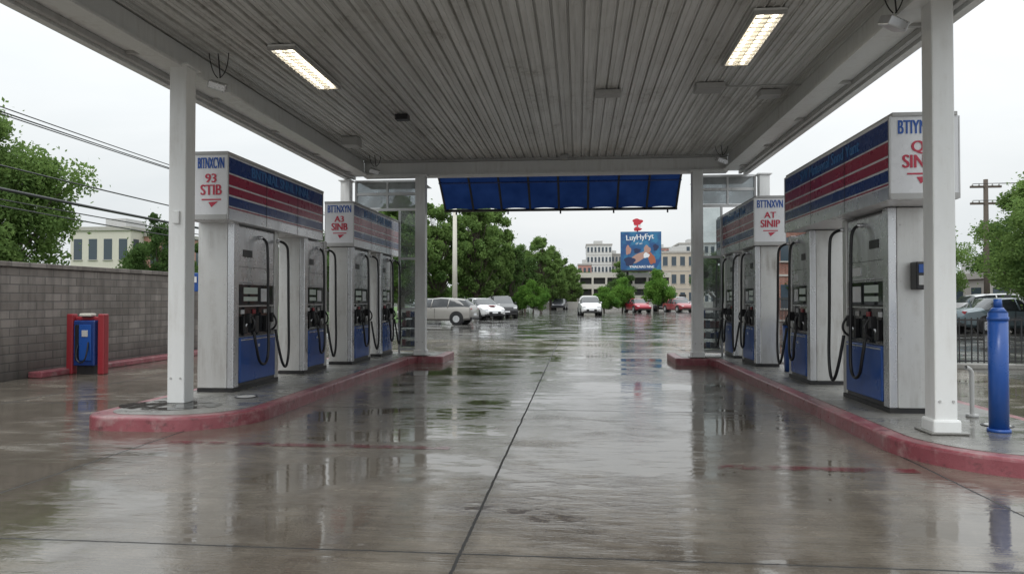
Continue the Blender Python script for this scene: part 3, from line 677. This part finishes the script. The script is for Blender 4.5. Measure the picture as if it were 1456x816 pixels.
blob('print_shape',bx-.2,zb+2.0,1.7,.55,PE,by-.01,1,.5); blob('print_shape',bx+.9,zb+3.1,.5,.6,PE,by-.014,2); blob('print_shape',bx-1.7,zb+1.3,.8,.7,NV,by-.018,.5); blob('print_shape',bx+1.6,zb+1.7,.5,.9,OR,by-.012,3,.3)
blob('print_shape',bx+.8,zb+2.2,.45,.4,SIGNWH,by-.02,2); blob('print_shape',bx-1.9,zb+3.0,.4,.7,PINK,by-.016,2); blob('print_shape',bx+2.2,zb+3.4,.4,.5,NV,by-.016,1); blob('print_shape',bx-.6,zb+2.9,.5,.35,NV,by-.017,1)
text('billboard_lettering','LuyHyFyt',(bx-.2,by-.03,zt-.85),1.15,(R(90),R(-4),0),SIGNWH,e,.95,.05)
text('billboard_lettering','of wl',(bx-.3,by-.03,zt-1.8),.5,(R(90),0,0),SIGNWH,e,1,.0)
text('billboard_lettering','YNALNAS NNE',(bx+.1,by-.03,zb+.45),.55,(R(90),0,0),SIGNWH,e,1,.04)
RB=weath('bright_red_sign',(.55,.03,.05),.5,amt=.1)
blob('rooftop_mark',bx-.5,zt+1.5,.75,.5,RB,by+.1,1); blob('rooftop_mark',bx-.5,zt+.8,.5,.5,SIGNWH,by+.11,1); blob('rooftop_mark',bx-.5,zt+.4,.6,.3,RB,by+.105,2); cyl('mark_stem',(bx-.5,by+.15,zt),(bx-.5,by+.15,zt+1),.12,.12,RB,e,10)
# ------------------------------------------------------------ cars
def car(x,y,rz,col,kind='hatch',name='parked_car',stripe=None):
    e=empty(name,(x,y,0),rz); pm,nt,b=new_mat('car_paint_'+name); b.inputs['Base Color'].default_value=(*col,1); b.inputs['Metallic'].default_value=.2; b.inputs['Roughness'].default_value=.3; b.inputs['Coat Weight'].default_value=.7
    tall=.18 if kind=='suv' else 0
    if kind=='sedan':
        st=[(-2.2,.45,.70,.74,.66,.5),(-2.1,.28,.84,.92,.80,.68),(-1.7,.24,.90,1.0,.86,.72),(-1.35,.22,.92,1.03,.88,.70),(-.75,.22,.92,1.40,.89,.60),(0,.22,.90,1.45,.89,.62),(.45,.22,.89,1.40,.89,.60),(1.15,.22,.86,.97,.88,.70),(1.7,.24,.78,.86,.86,.68),(2.1,.28,.66,.72,.78,.6),(2.2,.42,.58,.6,.66,.5)]; gl=[3,4,5,6]
    else:
        st=[(-2.15,.42,.80,.86,.72,.55),(-2.05,.28,.95,1.05+tall,.82,.66),(-1.75,.24,.97,1.36+tall,.86,.62),(-1.2,.22,.96,1.44+tall,.88,.62),(-.4,.22,.94,1.47+tall,.89,.63),(.35,.22,.92,1.41+tall,.89,.61),(1.05,.22,.90,1.0+tall*.4,.88,.70),(1.65,.24,.82,.92+tall*.3,.86,.68),(2.05,.28,.70,.76+tall*.3,.79,.6),(2.15,.42,.6,.62,.68,.5)]; gl=[1,2,3,4,5]
    V=[];F=[];M=[]
    for (sx,zb_,zs,ztp,hw,ht) in st:
        zs_=zs+tall*.6 if kind!='sedan' else zs
        zs_=min(zs_,ztp-.02)
        half=[(hw*.85,zb_),(hw*.98,zb_+.10),(hw,(zb_+zs_)/2),(hw*.97,zs_),(ht+.03,ztp-.05),(ht*.86,ztp)]
        ring=[(a,z) for a,z in half]+[(-a,z) for a,z in reversed(half)]
        V+=[(sx,a,z) for a,z in ring]
    n=12
    for i in range(len(st)-1):
        for j in range(n):
            F.append((i*n+j,i*n+(j+1)%n,(i+1)*n+(j+1)%n,(i+1)*n+j))
            g=0
            if i in gl:
                rise=abs(st[i][3]-st[i+1][3])>.2
                if j in (3,7) : g=1
                elif j in (4,5,6) and rise: g=1
            if j==11: g=2
            M.append(g)
    F.append(tuple(range(n))); M.append(0); F.append(tuple(range((len(st)-1)*n,len(st)*n))); M.append(0)
    o=pydata('body',V,F,[pm,DGL,DARKM],e,M,True,local=True)
    bm=bmesh.new(); bm.from_mesh(o.data); bmesh.ops.recalc_face_normals(bm,faces=bm.faces); bm.to_mesh(o.data); bm.free()
    md=o.modifiers.new('es','EDGE_SPLIT'); md.split_angle=R(38)
    for px in (.1,-.85): 
        for sd in (-1,1): cyl('pillar',(px,sd*.87,.93+tall*.6),(px-.05,sd*.655,1.38+tall),.03,.03,pm,e,6,local=True)
    for wx in (-1.35,1.35):
        for sd in (-1,1):
            cyl('wheel_arch',(wx,sd*.60,.36),(wx,sd*.895,.36),.385,.385,DARKM,e,24,local=True)
            cyl('tyre',(wx,sd*.66,.32),(wx,sd*.915,.32),.32,.32,RUB,e,24,local=True); cyl('wheel_rim',(wx,sd*.80,.32),(wx,sd*.925,.32),.20,.19,SILV,e,12,local=True)
    for sd in (-1,1):
        box('headlamp',2.0,2.13,sd*.60-.13,sd*.60+.13,.60+tall*.5,.72+tall*.5,SIGNWH,e,.02,local=True); box('tail_lamp',-2.14,-2.03,sd*.62-.1,sd*.62+.1,.72,.90,REDP,e,.02,local=True)
        box('mirror',.75,.9,sd*.90-.07,sd*.90+.07,.95+tall*.5,1.06+tall*.5,pm,e,.02,local=True)
        box('door_seam',-.12,-.105,sd*.885,sd*.893,.35,.9,DARKM,e,local=True)
        if stripe: 
            for k in range(3): box('stripe',-1.5+k*.8,-1.0+k*.8,sd*.885,sd*.897,.45,.85,stripe,e,local=True)
    box('grille',2.08,2.17,-.42,.42,.42,.56,DARKM,e,.01,local=True); box('bumper',2.05,2.19,-.72,.72,.28,.38,DARKM,e,.02,local=True); box('rear_bumper',-2.19,-2.05,-.72,.72,.30,.42,DARKM,e,.02,local=True)
    box('licence_plate',-2.165,-2.14,-.25,.25,.5,.62,SIGNWH,e,local=True); box('licence_plate',2.17,2.18,-.2,.2,.44,.54,SIGNWH,e,local=True)
    if stripe: box('hood_stripe',1.3,1.9,-.2,.2,.93,.97,stripe,e,local=True)
    return e
car(-7.75,38.5,R(172),(.30,.285,.265)); car(-6.6,48,R(-58),(.78,.78,.78),'hatch',stripe=REDP); car(-5.7,52,R(-72),(.02,.02,.022),'suv')
car(-10.2,47,R(-80),(.3,.3,.32),'sedan'); car(-2.4,92,R(-95),(.05,.05,.06),'sedan',name='moving_car'); car(.95,60,R(-86),(.78,.78,.78),'suv',name='moving_car')
car(6.1,74,R(-75),(.34,.02,.04),'sedan'); car(9.6,82,R(-100),(.05,.05,.06),'suv'); car(12.2,86,R(-70),(.5,.5,.52),'suv'); car(10.6,76,R(-70),(.30,.05,.06),'sedan')
car(17.5,31,R(10),(.12,.16,.18),'sedan'); car(21,27.5,R(-20),(.28,.05,.05),'suv'); car(19.5,34,R(0),(.5,.5,.5),'suv'); car(12.0,30,R(-85),(.4,.4,.4),'suv')
# ------------------------------------------------------------ iron fence right
e=empty('iron_fence',(8.8,15,0))
V=[];F=[]
def bx_(x0,x1,y0,y1,z0,z1):
    s=len(V); V.extend([(x0,y0,z0),(x1,y0,z0),(x1,y1,z0),(x0,y1,z0),(x0,y0,z1),(x1,y0,z1),(x1,y1,z1),(x0,y1,z1)])
    F.extend([(s,s+3,s+2,s+1),(s+4,s+5,s+6,s+7),(s,s+1,s+5,s+4),(s+1,s+2,s+6,s+5),(s+2,s+3,s+7,s+6),(s+3,s,s+4,s+7)])
xx=5.6
while xx<16: bx_(xx-.010,xx+.010,15.190,15.210,.05,1.02); xx+=.12
bx_(5.6,16,15.184,15.216,.955,.99); bx_(5.6,16,15.184,15.216,.12,.15)
for k in range(6): bx_(5.57+k*2.08,5.63+k*2.08,15.17,15.23,0,1.1)
yy=15.3
while yy<30: bx_(5.592,5.608,yy-.008,yy+.008,.05,1.45); yy+=.13
bx_(5.586,5.614,15.3,30,1.38,1.41); bx_(5.586,5.614,15.3,30,.12,.15)
pydata('fence_pickets',V,F,DARKM,e)
e=empty('verge_curb',(8,15.2,0)); box('curb',5.3,30,14.9,15.15,-.01,.10,ISL,e,.02)
V=[];F=[]
e=empty('iron_fence',(-9.8,26,0)); yy=21.6
while yy<34: bx_(-9.808,-9.792,yy-.008,yy+.008,.05,1.7); yy+=.13
bx_(-9.814,-9.786,21.6,34,1.6,1.63); bx_(-9.814,-9.786,21.6,34,.15,.18)
pydata('fence_pickets',V,F,DARKM,e)
e=empty('waste_bin',(3.75,12.55,Z0)); cyl('can',(3.75,12.55,Z0),(3.75,12.55,.95),.2,.23,BLUE,e,20); cyl('lid',(3.75,12.55,.95),(3.75,12.55,1.1),.24,.12,BLACK,e,20)
print('objects',len(bpy.data.objects))
